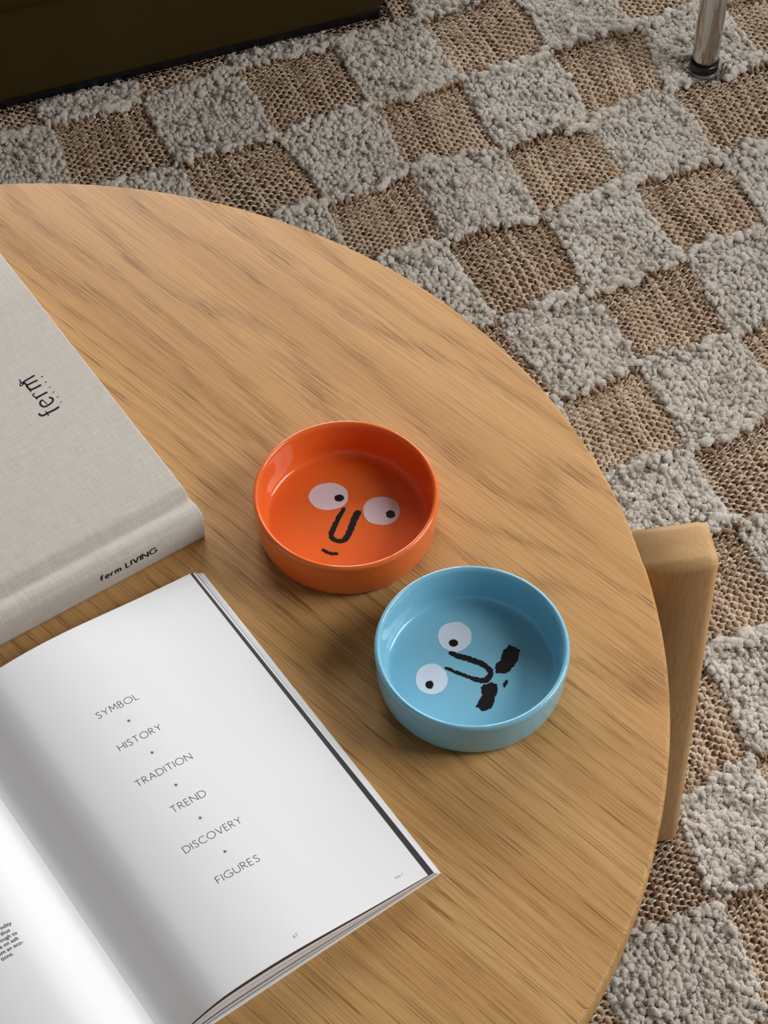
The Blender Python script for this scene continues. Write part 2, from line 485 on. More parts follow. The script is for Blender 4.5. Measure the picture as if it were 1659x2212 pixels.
def weave_cell(ci, cj):
    nc, nr = 21, 26
    per = 3
    amp = 0.0011
    # thick jute yarns along v
    vv = np.linspace(-0.03, 1.03, nr * per + 1)
    cc = (np.arange(nc) + 0.5) / nc
    U = cc[:, None] + 0.010 * np.sin(vv[None] * 9 + rng.random((nc, 1)) * 6.3) + 0.004 * rng.standard_normal((nc, len(vv)))
    Vv = np.repeat(vv[None], nc, 0)
    rows = (vv + .03) / 1.06 * nr
    ph = np.cos(math.pi * (rows[None] + np.arange(nc)[:, None]))
    P = np.concatenate([grid(np.stack([ci + U, cj + Vv], -1)), (ZR - 0.0030 + amp * ph)[..., None]], -1)
    thick = 0.0022 * (0.80 + 0.40 * rng.random((nc, 1))) * (1 + 0.18 * rng.standard_normal((nc, len(vv)))).clip(.65, 1.45) * (1 + 0.22 * ph)
    V1, Q1 = tubes(P, thick, 5, 0.9)
    tone = (0.5 + 0.34 * rng.standard_normal((nc, 1)) + 0.22 * np.repeat(rng.standard_normal((nc, nr + 1)), per, 1)[:, :len(vv)])
    t1 = np.repeat(tone.ravel(), 5)
    # thin pale weft threads along u
    uu = np.linspace(-0.025, 1.025, nc * per + 1)
    rr = (np.arange(nr) + 0.5) / nr
    # rows ride on the jute's own over-under rhythm
    V_ = rr[:, None] + 0.007 * np.sin(uu[None] * 8 + rng.random((nr, 1)) * 6.3) + 0.004 * rng.standard_normal((nr, len(uu)))
    # at column c, row r the jute is up when cos(pi*(r+c)) > 0, so the thread goes under
    ph2 = -np.cos(math.pi * ((uu * nc - 0.5)[None] + (rr * nr + .0)[:, None]))
    P2 = np.concatenate([grid(np.stack([ci + np.repeat(uu[None], nr, 0), cj + V_], -1)), (ZR - 0.0024 + 0.0021 * ph2)[..., None]], -1)
    th2 = 0.00105 * (0.85 + 0.3 * rng.random((nr, 1))) * np.ones((1, len(uu)))
    V2, Q2 = tubes(P2, th2, 4)
    t2 = np.repeat((0.5 + 0.3 * rng.standard_normal((nr, 1)) + 0.12 * rng.standard_normal((nr, len(uu)))).ravel(), 4)
    # upright jute loops that close the square along its upper edge, fewer along the lower one
    C, R, ro, tt = [], [], [], []
    for edge, prob in ((0.0, 1.0), (1.0, 0.55)):
        for c in range(nc):
            if rng.random() > prob * 0.8: continue
            u = (c + 0.5 + 0.3 * rng.standard_normal()) / nc
            v = edge + (0.03 if edge == 0 else -0.02) + 0.015 * rng.standard_normal()
            x, y = grid((ci + u, cj + v))
            h = 0.0028 + 0.0026 * rng.random()
            C.append((x, y, ZR - 0.002 + h)); R.append((0.0015 + .0010 * rng.random(), 0.0038 + 0.0036 * rng.random(), 0.0030))
            ro.append(GA + 0.45 * rng.standard_normal()); tt.append(0.10 + 0.50 * rng.random())
    V3, F3, nv = blobs(np.array(C), np.array(R), np.array(ro), 0.18)
    t3 = np.repeat(np.array(tt), nv)
    V = squash(np.concatenate([V1, V2, V3])); o2 = len(V1); o3 = o2 + len(V2)
    mi = np.concatenate([np.zeros(len(Q1)), np.ones(len(Q2)), np.zeros(len(F3))])
    return mesh_np('weave', V, [Q1, Q2 + o2, F3 + o3], True, mi, np.concatenate([t1, t2, t3]))

def wool_cell(ci, cj):
    nc, nr = 21, 22
    c, r = np.meshgrid(np.arange(nc), np.arange(nr), indexing='ij')
    c = c.ravel(); r = r.ravel(); n = len(c)
    u = (c + 0.5 + 0.22 * rng.standard_normal(n)) / nc
    v = (r + 0.5 + 0.30 * rng.standard_normal(n) + 0.5 * (c % 2)) / nr
    lift = 0.5 + 0.5 * np.sin(u * 7 + ci * 3.1 + 2 * np.sin(v * 5 + cj)) * np.cos(v * 6 + cj * 1.7)
    s = (0.78 + 0.45 * rng.random(n)) * (0.85 + 0.35 * lift)
    xy = grid(np.stack([ci + u, cj + v], -1))
    z = ZR - 0.0015 + 0.0030 * lift + 0.0016 * rng.random(n)
    C = [np.column_stack([xy, z])]
    R = [np.column_stack([0.0027 * s, 0.0033 * s, 0.0025 * s]) * (0.72 + 0.62 * rng.random((n, 3)))]
    ro = [GA + 0.6 * rng.standard_normal(n)]
    tt = [0.55 + 0.22 * rng.standard_normal(n)]
    # loose, larger tufts gathered along the upper and lower edges, a few inside
    for edge, k, sp in ((0.03, 44, 0.030), (0.97, 44, 0.035), (None, 34, 0)):
        u = rng.random(k)
        v = (edge + sp * rng.standard_normal(k)) if edge is not None else rng.random(k)
        xy = grid(np.stack([ci + u, cj + v], -1))
        s = 0.75 + 0.6 * rng.random(k) ** 2
        C.append(np.column_stack([xy, ZR + 0.0020 + 0.0050 * rng.random(k)]))
        R.append(np.column_stack([0.0040 * s, 0.0028 * s, 0.0027 * s]) * (0.75 + 0.6 * rng.random((k, 3))))
        ro.append(GA + 1.0 * rng.standard_normal(k)); tt.append(0.45 + 0.25 * rng.standard_normal(k))
    # loose roving: soft lumpy rolls lying along the row lines
    for edge in (0.0, 0.0, 1.0, 1.0):
        if rng.random() > 0.7: continue
        k = int(rng.integers(10, 26))
        u = rng.random() * 0.75 + np.arange(k) * 0.021
        v = edge + 0.035 * np.sin(np.arange(k) * 0.5 + rng.random() * 6) * (1 if rng.random() < .5 else -1) + 0.03 * rng.standard_normal()
        ok = u < 1.05; u, v = u[ok], v[ok]; k = len(u)
        if k < 4: continue
        xy = grid(np.stack([ci + u, cj + v], -1))
        fat = (0.0034 + 0.0024 * rng.random()) * (0.7 + 0.3 * np.sin(np.linspace(0, math.pi, k)))
        C.append(np.column_stack([xy, ZR + 0.0032 + 0.0022 * rng.random() + 0.001 * rng.standard_normal(k)]))
        R.append(np.column_stack([fat * 1.15, fat * 0.95, fat * 0.9]) * (0.85 + 0.3 * rng.random((k, 3))))
        ro.append(GA + 0.5 * rng.standard_normal(k)); tt.append(0.25 + 0.5 * rng.random() + 0.12 * rng.standard_normal(k))
    C = np.concatenate(C); R = np.concatenate(R)
    V, F, nv = blobs(C, R, np.concatenate(ro), 0.27)
    T = np.concatenate(tt)
    # the felted ground between the curls
    k = 16
    a, b = np.meshgrid(np.linspace(-.01, 1.01, k), np.linspace(-.01, 1.01, k), indexing='ij')
    G = np.concatenate([grid(np.stack([ci + a, cj + b], -1)), (ZR - 0.0022 + 0.001 * rng.random((k, k)))[..., None]], -1).reshape(-1, 3)
    i, j = np.meshgrid(np.arange(k - 1), np.arange(k - 1), indexing='ij'); i = i.ravel(); j = j.ravel()
    GQ = np.stack([i * k + j, i * k + j + 1, (i + 1) * k + j + 1, (i + 1) * k + j], -1) + len(V)
    me = mesh_np('wool', squash(np.concatenate([V, G])), [F, GQ], True, None, np.concatenate([np.repeat(T, nv), np.full(len(G), .35)]))
    # loose fibres standing off the curls
    nf, npt = 6500, 4
    pick = rng.integers(0, len(C), nf)
    d = rng.standard_normal((nf, 3)); d[:, 2] = np.abs(d[:, 2]) + .25; d /= np.linalg.norm(d, axis=1, keepdims=True)
    p0 = C[pick] + d * R[pick] * 0.85
    L = 0.0020 + 0.0050 * rng.random((nf, 1)) ** 3
    bend = rng.standard_normal((nf, 3)); bend[:, 2] -= 0.5
    sgm = np.linspace(0, 1, npt)[None, :, None]
    P = p0[:, None] + d[:, None] * L[:, None] * sgm * (1 - .35 * sgm) + bend[:, None] * L[:, None] * 0.55 * sgm ** 2 + rng.standard_normal((nf, npt, 3)) * 0.0003 * sgm
    P = squash(P)
    hc = bpy.data.hair_curves.new('wool_fibres')
    hc.add_curves([npt] * nf)
    hc.attributes['position'].data.foreach_set('vector', P.astype(np.float32).ravel())
    ra = hc.attributes.get('radius') or hc.attributes.new('radius', 'FLOAT', 'POINT')
    ra.data.foreach_set('value', np.tile(np.linspace(.00012, .00006, npt), nf).astype(np.float32))
    hc.materials.append(M_wool_fibre)
    return me, hc

rug = tag(add('rug', None, (), None, (0, 0, 0)), 'handwoven checkerboard rug of brown flat weave and cream wool squares', 'rug')
CAMXY = np.array([0.0, 0.0]); TC = np.array([-0.27343, 0.81592]); TR = 0.4661
bk = np.array([grid((a, b)) for a, b in ((-6.02, -3.02), (6.02, -3.02), (6.02, 12.02), (-6.02, 12.02))])
bm = bmesh.new()
lo_ = [bm.verts.new((x, y, 0.0015)) for x, y in bk]; hi_ = [bm.verts.new((x, y, ZR - 0.0046)) for x, y in bk]
bm.faces.new(lo_); bm.faces.new(hi_)
for k in range(4): bm.faces.new((lo_[k], lo_[(k + 1) % 4], hi_[(k + 1) % 4], hi_[k]))
add('rug_backing', bm_mesh('rug_backing', bm, False), M_back, rug)
plain_cells = []
SRC = {}
for ci in range(-6, 6):
    for cj in range(-3, 12):
        brown = (ci + cj) % 2 == 0
        g = grid((ci + .5, cj + .5))
        # squares close enough to be seen from around the table edge get woven on their own
        sight = CAMXY + (g - CAMXY) * (1.302 / 1.722)
        under = np.linalg.norm(sight - TC) < TR - 0.10
        off = abs(g[0]) > 0.31 + 0.10 * g[1] or g[1] < 0.68 or g[1] > 2.05
        foot = foot_near(g)
        if foot == 'under': continue
        if (under or off) and not foot:
            plain_cells.append((ci, cj, brown)); continue
        hc = None
        if brown: me = weave_cell(ci, cj)
        else: me, hc = wool_cell(ci, cj)
        o = add('woven_square' if brown else 'wool_square', me, [M_jute, M_weft] if brown else [M_wool], rug)
        if hc: tag(add('wool_fibres', hc, (), o), kind='stuff')
        SRC.setdefault(brown, []).append((ci, cj, me))
for n, (ci, cj, brown) in enumerate(plain_cells):
    L = SRC[brown]; si, sj, me = L[(n * 7) % len(L)]
    d = grid((ci + .5, cj + .5)) - grid((si + .5, sj + .5))
    add('woven_square' if brown else 'wool_square', me, (), rug, (d[0], d[1], 0))

# ------------------------------------------------------------------ coffee table
GRAIN = math.radians(-43.6)
table = thing('coffee_table', 'round oak coffee table with thick rounded legs, holding the bowls and books', 'table', (TC[0], TC[1], 0))
TH = 0.030
prof = [(0.0, -TH), (TR - 0.006, -TH), (TR - 0.003, -TH + 0.0008), (TR - 0.0008, -TH + 0.003), (TR, -TH + 0.006), (TR, -0.0032), (TR - 0.0005, -0.0016), (TR - 0.0015, -0.0005), (TR - 0.0032, 0.0), (0.0, 0.0)]
top = add('tabletop', lathe('tabletop', [(0, -TH + .002), (TR - .012, -TH + .002), (TR - .012, -.004), (0, -.004)], 128), M_core, table, (0, 0, ZT), GRAIN)
disc = lathe('plank', prof, 320)
ct, st = math.cos(GRAIN), math.sin(GRAIN)
n_seam = 0.2695
edges = [-0.60, -0.27 + 0.001, 0.001, n_seam, 0.60]
for k in range(4):
    bm = bmesh.new(); bm.from_mesh(disc)
    for nrm, pos in (((0, -1, 0), edges[k]), ((0, 1, 0), edges[k + 1])):
        r = bmesh.ops.bisect_plane(bm, geom=bm.verts[:] + bm.edges[:] + bm.faces[:], plane_co=(0, pos, 0), plane_no=nrm, clear_outer=True)
        ed = [e for e in r['geom_cut'] if isinstance(e, bmesh.types.BMEdge)]
        if ed: bmesh.ops.contextual_create(bm, geom=ed)
    me = bm_mesh('plank', bm, True)
    me.set_sharp_from_angle(angle=math.radians(40))
    add('plank', me, M_oak[k], top)

# four stout legs standing just outside the rim, the top a little below the table surface
def leg_mesh():
    bm = bmesh.new()
    w = 0.0205
    z0, z1, zu = ZR + 0.0008, ZT - 0.0006, ZT - TH - 0.0005
    pr = [(0.42, z0), (0.5215, z0), (0.5085, z1), (TR - 0.024, z1), (TR - 0.024, zu), (0.42, zu)]
    a = [bm.verts.new((x, -w, z)) for x, z in pr]; b = [bm.verts.new((x, w, z)) for x, z in pr]
    bm.faces.new(a); bm.faces.new(b[::-1])
    for k in range(6): bm.faces.new((a[k], b[k], b[(k + 1) % 6], a[(k + 1) % 6]))
    bmesh.ops.recalc_face_normals(bm, faces=bm.faces)
    ee = [e for e in bm.edges if max(e.verts[0].co.x, e.verts[1].co.x) > TR]
    bmesh.ops.bevel(bm, geom=ee, offset=0.0085, segments=5, profile=0.5, affect='EDGES')
    return bm_mesh('leg', bm)
LEG = leg_mesh()
for k in range(4):
    ang = math.radians(13.2 + 90 * k)
    o = add('leg', LEG, M_leg, table, (0, 0, 0), ang)
    if k == 0:
        o.rotation_euler[2] = math.radians(9.5); o.location = (0.006, 0.032, 0)

# ------------------------------------------------------------------ bowls
BOWL = [(0, .0016), (.049, .0016), (.051, .0004), (.0535, 0), (.0575, 0), (.0600, .0009), (.0618, .0030), (.0632, .0070), (.0641, .0140), (.0646, .0240),
        (.0648, .0310), (.06505, .0338), (.0650, .0358), (.0644, .0373), (.0632, .0380), (.0620, .0376), (.0612, .0363), (.0607, .0340),
        (.0600, .0250), (.0592, .0150), (.0584, .0110), (.0570, .0084), (.0545, .0072), (.0500, .0070), (.0, .0070)]
bp = np.array(BOWL)
dense = np.concatenate([bp[:1], catmull(bp[1:-1], 4), bp[-1:]])
dense[:, 0] = dense[:, 0].clip(0)
BZ = 0.0070

def patch(name, outline, mat, parent, z, jag=0.0, per=6, h=0.00015, straight=False):
    """a flat glazed patch with a slightly ragged outline"""
    P = catmull(outline, per, True)
    if straight:
        O = np.array(outline); P = np.concatenate([O[k] + (O[(k + 1) % len(O)] - O[k]) * np.linspace(0, 1, 5, endpoint=False)[:, None] for k in range(len(O))])
    c = P.mean(0)
    if jag:
        d = P - c; d /= np.linalg.norm(d, axis=1, keepdims=True)
        P = P + d * (rng.standard_normal((len(P), 1)) * jag)
    n = len(P)
    V = np.concatenate([np.column_stack([P, np.full(n, z + h)]), np.column_stack([P, np.full(n, z - 0.0003)]), [[c[0], c[1], z + h]]])
    k = np.arange(n); k2 = (k + 1) % n
    me = mesh_np(name, V, [np.stack([k, k2, np.full(n, 2 * n)], -1), np.stack([k + n, k2 + n, k2, k], -1)], False)
    return add(name, me, mat, parent)

def brush(name, pts, widths, mat, parent, z, jag=0.00025, per=7, h=0.0002):
    """a hand-drawn stroke with ragged edges"""
    P = catmull(pts, per)
    w = np.interp(np.linspace(0, 1, len(P)), np.linspace(0, 1, len(widths)), widths) / 2
    d = np.gradient(P, axis=0); d /= np.linalg.norm(d, axis=1, keepdims=True)
    nn = np.column_stack([-d[:, 1], d[:, 0]])
    # rounded, uneven ends
    e0 = P[:1] - d[:1] * w[0] * 0.7; e1 = P[-1:] + d[-1:] * w[-1] * 0.7
    P = np.concatenate([e0, P, e1]); nn = np.concatenate([nn[:1], nn, nn[-1:]]); w = np.concatenate([[w[0] * .55], w, [w[-1] * .55]])
    L = P + nn * (w + rng.standard_normal(len(w)) * jag)[:, None]
    R = P - nn * (w + rng.standard_normal(len(w)) * jag)[:, None]
    n = len(P)
    V = np.concatenate([np.column_stack([L, np.full(n, z + h)]), np.column_stack([R, np.full(n, z + h)]),
                        np.column_stack([L, np.full(n, z - .0003)]), np.column_stack([R, np.full(n, z - .0003)])])
    k = np.arange(n - 1)
    Q = np.concatenate([np.stack([k + n, k + n + 1, k + 1, k], -1), np.stack([k, k + 1, k + 2 * n + 1, k + 2 * n], -1), np.stack([k + n + 1, k + n, k + 3 * n, k + 3 * n + 1], -1)])
    return add(name, mesh_np(name, V, Q, False), mat, parent)

def oval(c, rx, ry, rot=0.0, n=14, wob=0.018):
    a = np.linspace(0, 2 * math.pi, n, endpoint=False)
    k = 1 + wob * rng.standard_normal(n)
    x, y = rx * np.cos(a) * k, ry * np.sin(a) * k
    return np.column_stack([c[0] + x * math.cos(rot) - y * math.sin(rot), c[1] + x * math.sin(rot) + y * math.cos(rot)])

def bowl(label, loc, mat):
    t = thing('ceramic_bowl', label, 'bowl', (loc[0], loc[1], ZT), 0.0, 'glazed face bowls')
    add('bowl_body', lathe('bowl_body', dense, 160), mat, t)
    return t

b1 = bowl('glossy orange ceramic bowl with a long-nosed smiling face painted inside', (-0.02655, 0.94391), M_orange)
e = patch('eye', oval((-0.0128, 0.0195), 0.0141, 0.0121, 0.0), M_eye_o, b1, BZ, 0.00012)
patch('pupil', oval((-0.0053, 0.0180), 0.0034, 0.0030), M_black_glaze, e, BZ, 0.0002, h=.0003)
e = patch('eye', oval((0.0249, 0.0069), 0.0130, 0.0127), M_eye_o, b1, BZ, 0.00012)
patch('pupil', oval((0.0312, 0.0038), 0.0032, 0.0034), M_black_glaze, e, BZ, 0.0002, h=.0003)
brush('nose', [(-0.0018, 0.0088), (-0.0059, -0.0002), (-0.0091, -0.0088), (-0.0107, -0.0148), (-0.0084, -0.0182), (-0.0041, -0.0195), (-0.0003, -0.0173), (0.0034, -0.0078), (0.0057, -0.0002), (0.0082, 0.0055)],
      [.0026, .0034, .0038, .0034, .0034, .0036, .0042, .0046, .0050, .0048], M_black_glaze, b1, BZ)
brush('mouth', [(-0.0162, -0.0270), (-0.0134, -0.0289), (-0.0101, -0.0302), (-0.0062, -0.0302)], [.0020, .0024, .0025, .0022], M_black_glaze, b1, BZ)

b2 = bowl('glossy light blue ceramic bowl with a black-moustached face painted inside', (0.0585, 0.81772), M_blue)
e = patch('eye', oval((-0.0104, 0.0269), 0.0116, 0.0120), M_eye_b, b2, BZ, 0.00012)
patch('pupil', oval((-0.0112, 0.0214), 0.0031, 0.0029), M_black_glaze, e, BZ, 0.0002, h=.0003)
e = patch('eye', oval((-0.0264, -0.0075), 0.0110, 0.0120), M_eye_b, b2, BZ, 0.00012)
patch('pupil', oval((-0.0279, -0.0119), 0.0027, 0.0031), M_black_glaze, e, BZ, 0.0002, h=.0003)
brush('nose', [(-0.0136, 0.0134), (-0.007, 0.0106), (0.0003, 0.008), (0.0076, 0.0047), (0.0126, 0.0001), (0.0132, -0.0037), (0.0105, -0.0078), (0.0058, -0.0083), (-0.0015, -0.0057), (-0.0087, -0.0023), (-0.0167, 0.0015)],
      [.0030, .0044, .0044, .0040, .0040, .0038, .0040, .0038, .0030, .0026, .0022], M_black_glaze, b2, BZ)
patch('moustache', [(0.0265, 0.0199), (0.0337, 0.0164), (0.0319, 0.0076), (0.0288, 0.0024), (0.0243, -0.0028), (0.0169, -0.0028), (0.0164, 0.0041), (0.0206, 0.0076), (0.0219, 0.0146)], M_black_glaze, b2, BZ, 0.00042, h=.0002, straight=True)
patch('moustache', [(0.0083, -0.0116), (0.0131, -0.0099), (0.0171, -0.0109), (0.0176, -0.0157), (0.0148, -0.0251), (0.0125, -0.0301), (0.0067, -0.0322), (0.0031, -0.0285), (0.0069, -0.0208), (0.0068, -0.0148)], M_black_glaze, b2, BZ, 0.00042, h=.0002, straight=True)
brush('mouth', [(0.0241, -0.0087), (0.0230, -0.0109), (0.0222, -0.0136)], [.0016, .0024, .0012], M_black_glaze, b2, BZ)

# ------------------------------------------------------------------ lettering: a thin-stroke alphabet (cap height 1)
def arc(cx, cy, rx, ry, a0, a1, n=16):
    a = np.radians(np.linspace(a0, a1, n))
    return [(cx + rx * math.cos(x), cy + ry * math.sin(x)) for x in a]
GL = {
 'S': (.50, [catmull([(.46, .84), (.38, .96), (.25, 1), (.11, .94), (.06, .79), (.12, .65), (.28, .53), (.43, .40), (.48, .24), (.42, .08), (.26, 0), (.10, .04), (.01, .17)], 4).tolist()]),
 'Y': (.68, [[(0, 1), (.34, .50), (.68, 1)], [(.34, .50), (.34, 0)]]),
 'M': (.86, [[(0, 0), (.10, 1), (.43, .28), (.76, 1), (.86, 0)]]),
 'B': (.50, [[(.20, 1), (0, 1), (0, 0), (.24, 0)], arc(.20, .76, .21, .24, 90, -90), [(.0, .52), (.24, .52)], arc(.24, .26, .25, .26, 90, -90)]),
 'O': (.98, [arc(.49, .5, .49, .5, 0, 360, 30)]),
 'L': (.44, [[(0, 1), (0, 0), (.44, 0)]]),
 'H': (.72, [[(0, 1), (0, 0)], [(.72, 1), (.72, 0)], [(0, .52), (.72, .52)]]),
 'I': (.0, [[(0, 1), (0, 0)]]),
 'T': (.66, [[(0, 1), (.66, 1)], [(.33, 1), (.33, 0)]]),
 'R': (.54, [[(0, 0), (0, 1), (.22, 1)], arc(.22, .75, .24, .25, 90, -90), [(.22, .5), (0, .5)], [(.20, .5), (.54, 0)]]),
 'A': (.76, [[(0, 0), (.38, 1), (.76, 0)], [(.13, .34), (.63, .34)]]),
 'D': (.78, [[(.28, 1), (0, 1), (0, 0), (.28, 0)], arc(.28, .5, .50, .5, 90, -90, 20)]),
 'N': (.74, [[(0, 0), (0, 1), (.74, 0), (.74, 1)]]),
 'V': (.72, [[(0, 1), (.36, 0), (.72, 1)]]),
 'C': (.80, [arc(.50, .5, .50, .5, 52, 308, 24)]),
 'E': (.44, [[(.44, 1), (0, 1), (0, 0), (.44, 0)], [(0, .52), (.40, .52)]]),
 'F': (.42, [[(.42, 1), (0, 1), (0, 0)], [(0, .52), (.38, .52)]]),
 'G': (.86, [arc(.50, .5, .50, .5, 50, 318, 24) + [(.86, .44), (.56, .44)]]),
 'U': (.66, [[(0, 1), (0, .32)] + arc(.33, .33, .33, .33, 180, 360, 14) + [(.66, 1)]]),
 '6': (.50, [catmull([(.40, 1), (.18, .70), (.03, .40), (.06, .14), (.25, 0), (.44, .12), (.48, .32), (.36, .55), (.18, .56), (.05, .40)], 4).tolist()]),
 '7': (.48, [[(0, 1), (.48, 1), (.14, 0)]]),
 'f': (.40, [catmull([(.42, .98), (.28, 1.0), (.17, .9), (.14, .7), (.14, 0.)], 4).tolist(), [(0, .62), (.36, .62)]]),
 'e': (.50, [[(.03, .36), (.48, .36)] + arc(.25, .33, .24, .32, 5, 315, 18)]),
 'r': (.30, [[(0, 0), (0, .64)], catmull([(0, .42), (.10, .60), (.28, .64)], 5).tolist()]),
 'm': (.70, [[(0, 0), (0, .64)], catmull([(0, .42), (.10, .60), (.22, .63), (.33, .54), (.35, .40)], 4).tolist() + [(.35, 0)], catmull([(.35, .42), (.45, .60), (.57, .63), (.68, .54), (.70, .40)], 4).tolist() + [(.70, 0)]]),
 ' ': (.22, []),
 '*': (.6, [[(.3 + .3 * math.cos(math.radians(a)), .5 + .3 * math.sin(math.radians(a))), (.3 - .3 * math.cos(math.radians(a)), .5 - .3 * math.sin(math.radians(a)))] for a in (90, 30, 150)]),
}
def ribbon(pts, w):
    P = np.array(pts, float)
    keep = [0] + [i for i in range(1, len(P)) if np.linalg.norm(P[i] - P[i - 1]) > 1e-9]
    P = P[keep]
    closed = len(P) > 3 and np.linalg.norm(P[0] - P[-1]) < 1e-6
    d = np.diff(P, axis=0); d /= np.linalg.norm(d, axis=1, keepdims=True)
    # break the line at sharp corners, mitre the gentle ones
    cuts = [0] + [i for i in range(1, len(P) - 1) if np.dot(d[i - 1], d[i]) < 0.45] + [len(P) - 1]
    V, F = [], []
    for a, b in zip(cuts[:-1], cuts[1:]):
        Q = P[a:b + 1].copy(); e = d[a:b]
        if a > 0: Q[0] = Q[0] - e[0] * w * 0.30
        if b < len(P) - 1: Q[-1] = Q[-1] + e[-1] * w * 0.30
        t = np.concatenate([e[:1], e[:-1] + e[1:], e[-1:]])
        if closed and len(cuts) == 2: t[0] = t[-1] = e[0] + e[-1]
        t /= np.linalg.norm(t, axis=1, keepdims=True)
        n = np.column_stack([-t[:, 1], t[:, 0]]) * w / 2
        k = len(V)
        for q, m in zip(Q, n): V.extend([q + m, q - m])
        for i in range(len(Q) - 1): F.append([k + 2 * i, k + 2 * i + 1, k + 2 * i + 3, k + 2 * i + 2])
    return V, F
def text_strokes(s, width, h, stroke, gap=0.22):
    """2D quads for a word of given width (None: natural), cap height h; x to the right, y up"""
    x = 0.0; lines = []
    for ch in s:
        adv, L = GL[ch]
        for st in L: lines.append([(x + px, py) for px, py in st])
        x += adv + gap
    total = x - gap
    k = h if width is None else width / total
    V, F = [], []
    for l in lines:
        v, f = ribbon([(px * k, py * h) for px, py in l], stroke)
        F.extend([[i + len(V) for i in q] for q in f]); V.extend(v)
    return np.array(V), np.array(F), total * k

# ------------------------------------------------------------------ linen-bound book
C0 = np.array([-0.1266, 0.9325]); BROT = math.atan2(-0.561, -0.828)
BLX, BLY, BT = 0.262, 0.315, 0.0310
# book frame: x runs along the spine from its right end, y from the spine to the fore edge; mirrored so z stays up
book = thing('linen_book', 'thick closed book bound in beige linen with black lettering on its spine', 'book', (C0[0], C0[1], ZT), BROT)
# local y of the Empty is (0.561,-0.828); depth into the book is therefore -y
def bprofile():
    """outline of the case, (depth, z): spine, rounded edge, joint groove, front board; then inner side back"""
    out = [(.0000, .0005), (-.0004, .0040), (-.0006, .0150), (-.0002, .0240), (.0008, .0268), (.0030, .0284), (.0070, .0290), (.0105, .0286), (.0140, .0272), (.0172, .0262), (.0200, .0270), (.0232, .0296), (.0258, .0308), (.0290, BT), (.08, BT), (.16, BT), (.24, BT), (BLY - .001, BT), (BLY, BT - .0008), (BLY, BT - .0024), (BLY - .0008, BT - .0032)]
    inn = [(.030, BT - .0032), (.018, .0236), (.010, .0240), (.0036, .0228), (.0030, .0150), (.0036, .0042), (.0300, .0032), (BLY - .0008, .0032), (BLY, .0024), (BLY, .0008), (BLY - .001, .0), (.24, 0), (.16, 0), (.06, 0), (.003, 0)]
    return out + inn
def extrude_profile(name, prof, x0, x1, bev=0.0, nseg=24):
    P = np.array(prof); n = len(P)
    xs = np.concatenate([[x0, x0 + .0006], np.linspace(x0, x1, nseg)[1:-1], [x1 - .0006, x1]])
    V = np.concatenate([np.column_stack([np.full(n, x), -P[:, 0], P[:, 1]]) for x in xs])
    m = len(xs)
    i, j = np.meshgrid(np.arange(m - 1), np.arange(n), indexing='ij'); j2 = (j + 1) % n
    Q = np.stack([i * n + j, i * n + j2, (i + 1) * n + j2, (i + 1) * n + j], -1).reshape(-1, 4)
    bm = bmesh.new(); vs = [bm.verts.new(v) for v in V.tolist()]
    for q in Q.tolist(): bm.faces.new([vs[k] for k in q])
    bm.faces.new([vs[k] for k in range(n)]); bm.faces.new([vs[(m - 1) * n + k] for k in range(n)])
    me = bm_mesh(name, bm, True)
    for p in me.polygons:
        if abs(p.normal.x) > .99: p.use_smooth = False
    return me
cover = add('cover', extrude_profile('cover', bprofile(), 0.0, BLX), M_linen, book)
pb = add('page_block', box_mesh('page_block', (.004, -(BLY - .005), .0033), (BLX - .004, -.0045, .0226), 0.0), M_paper_edge, book)
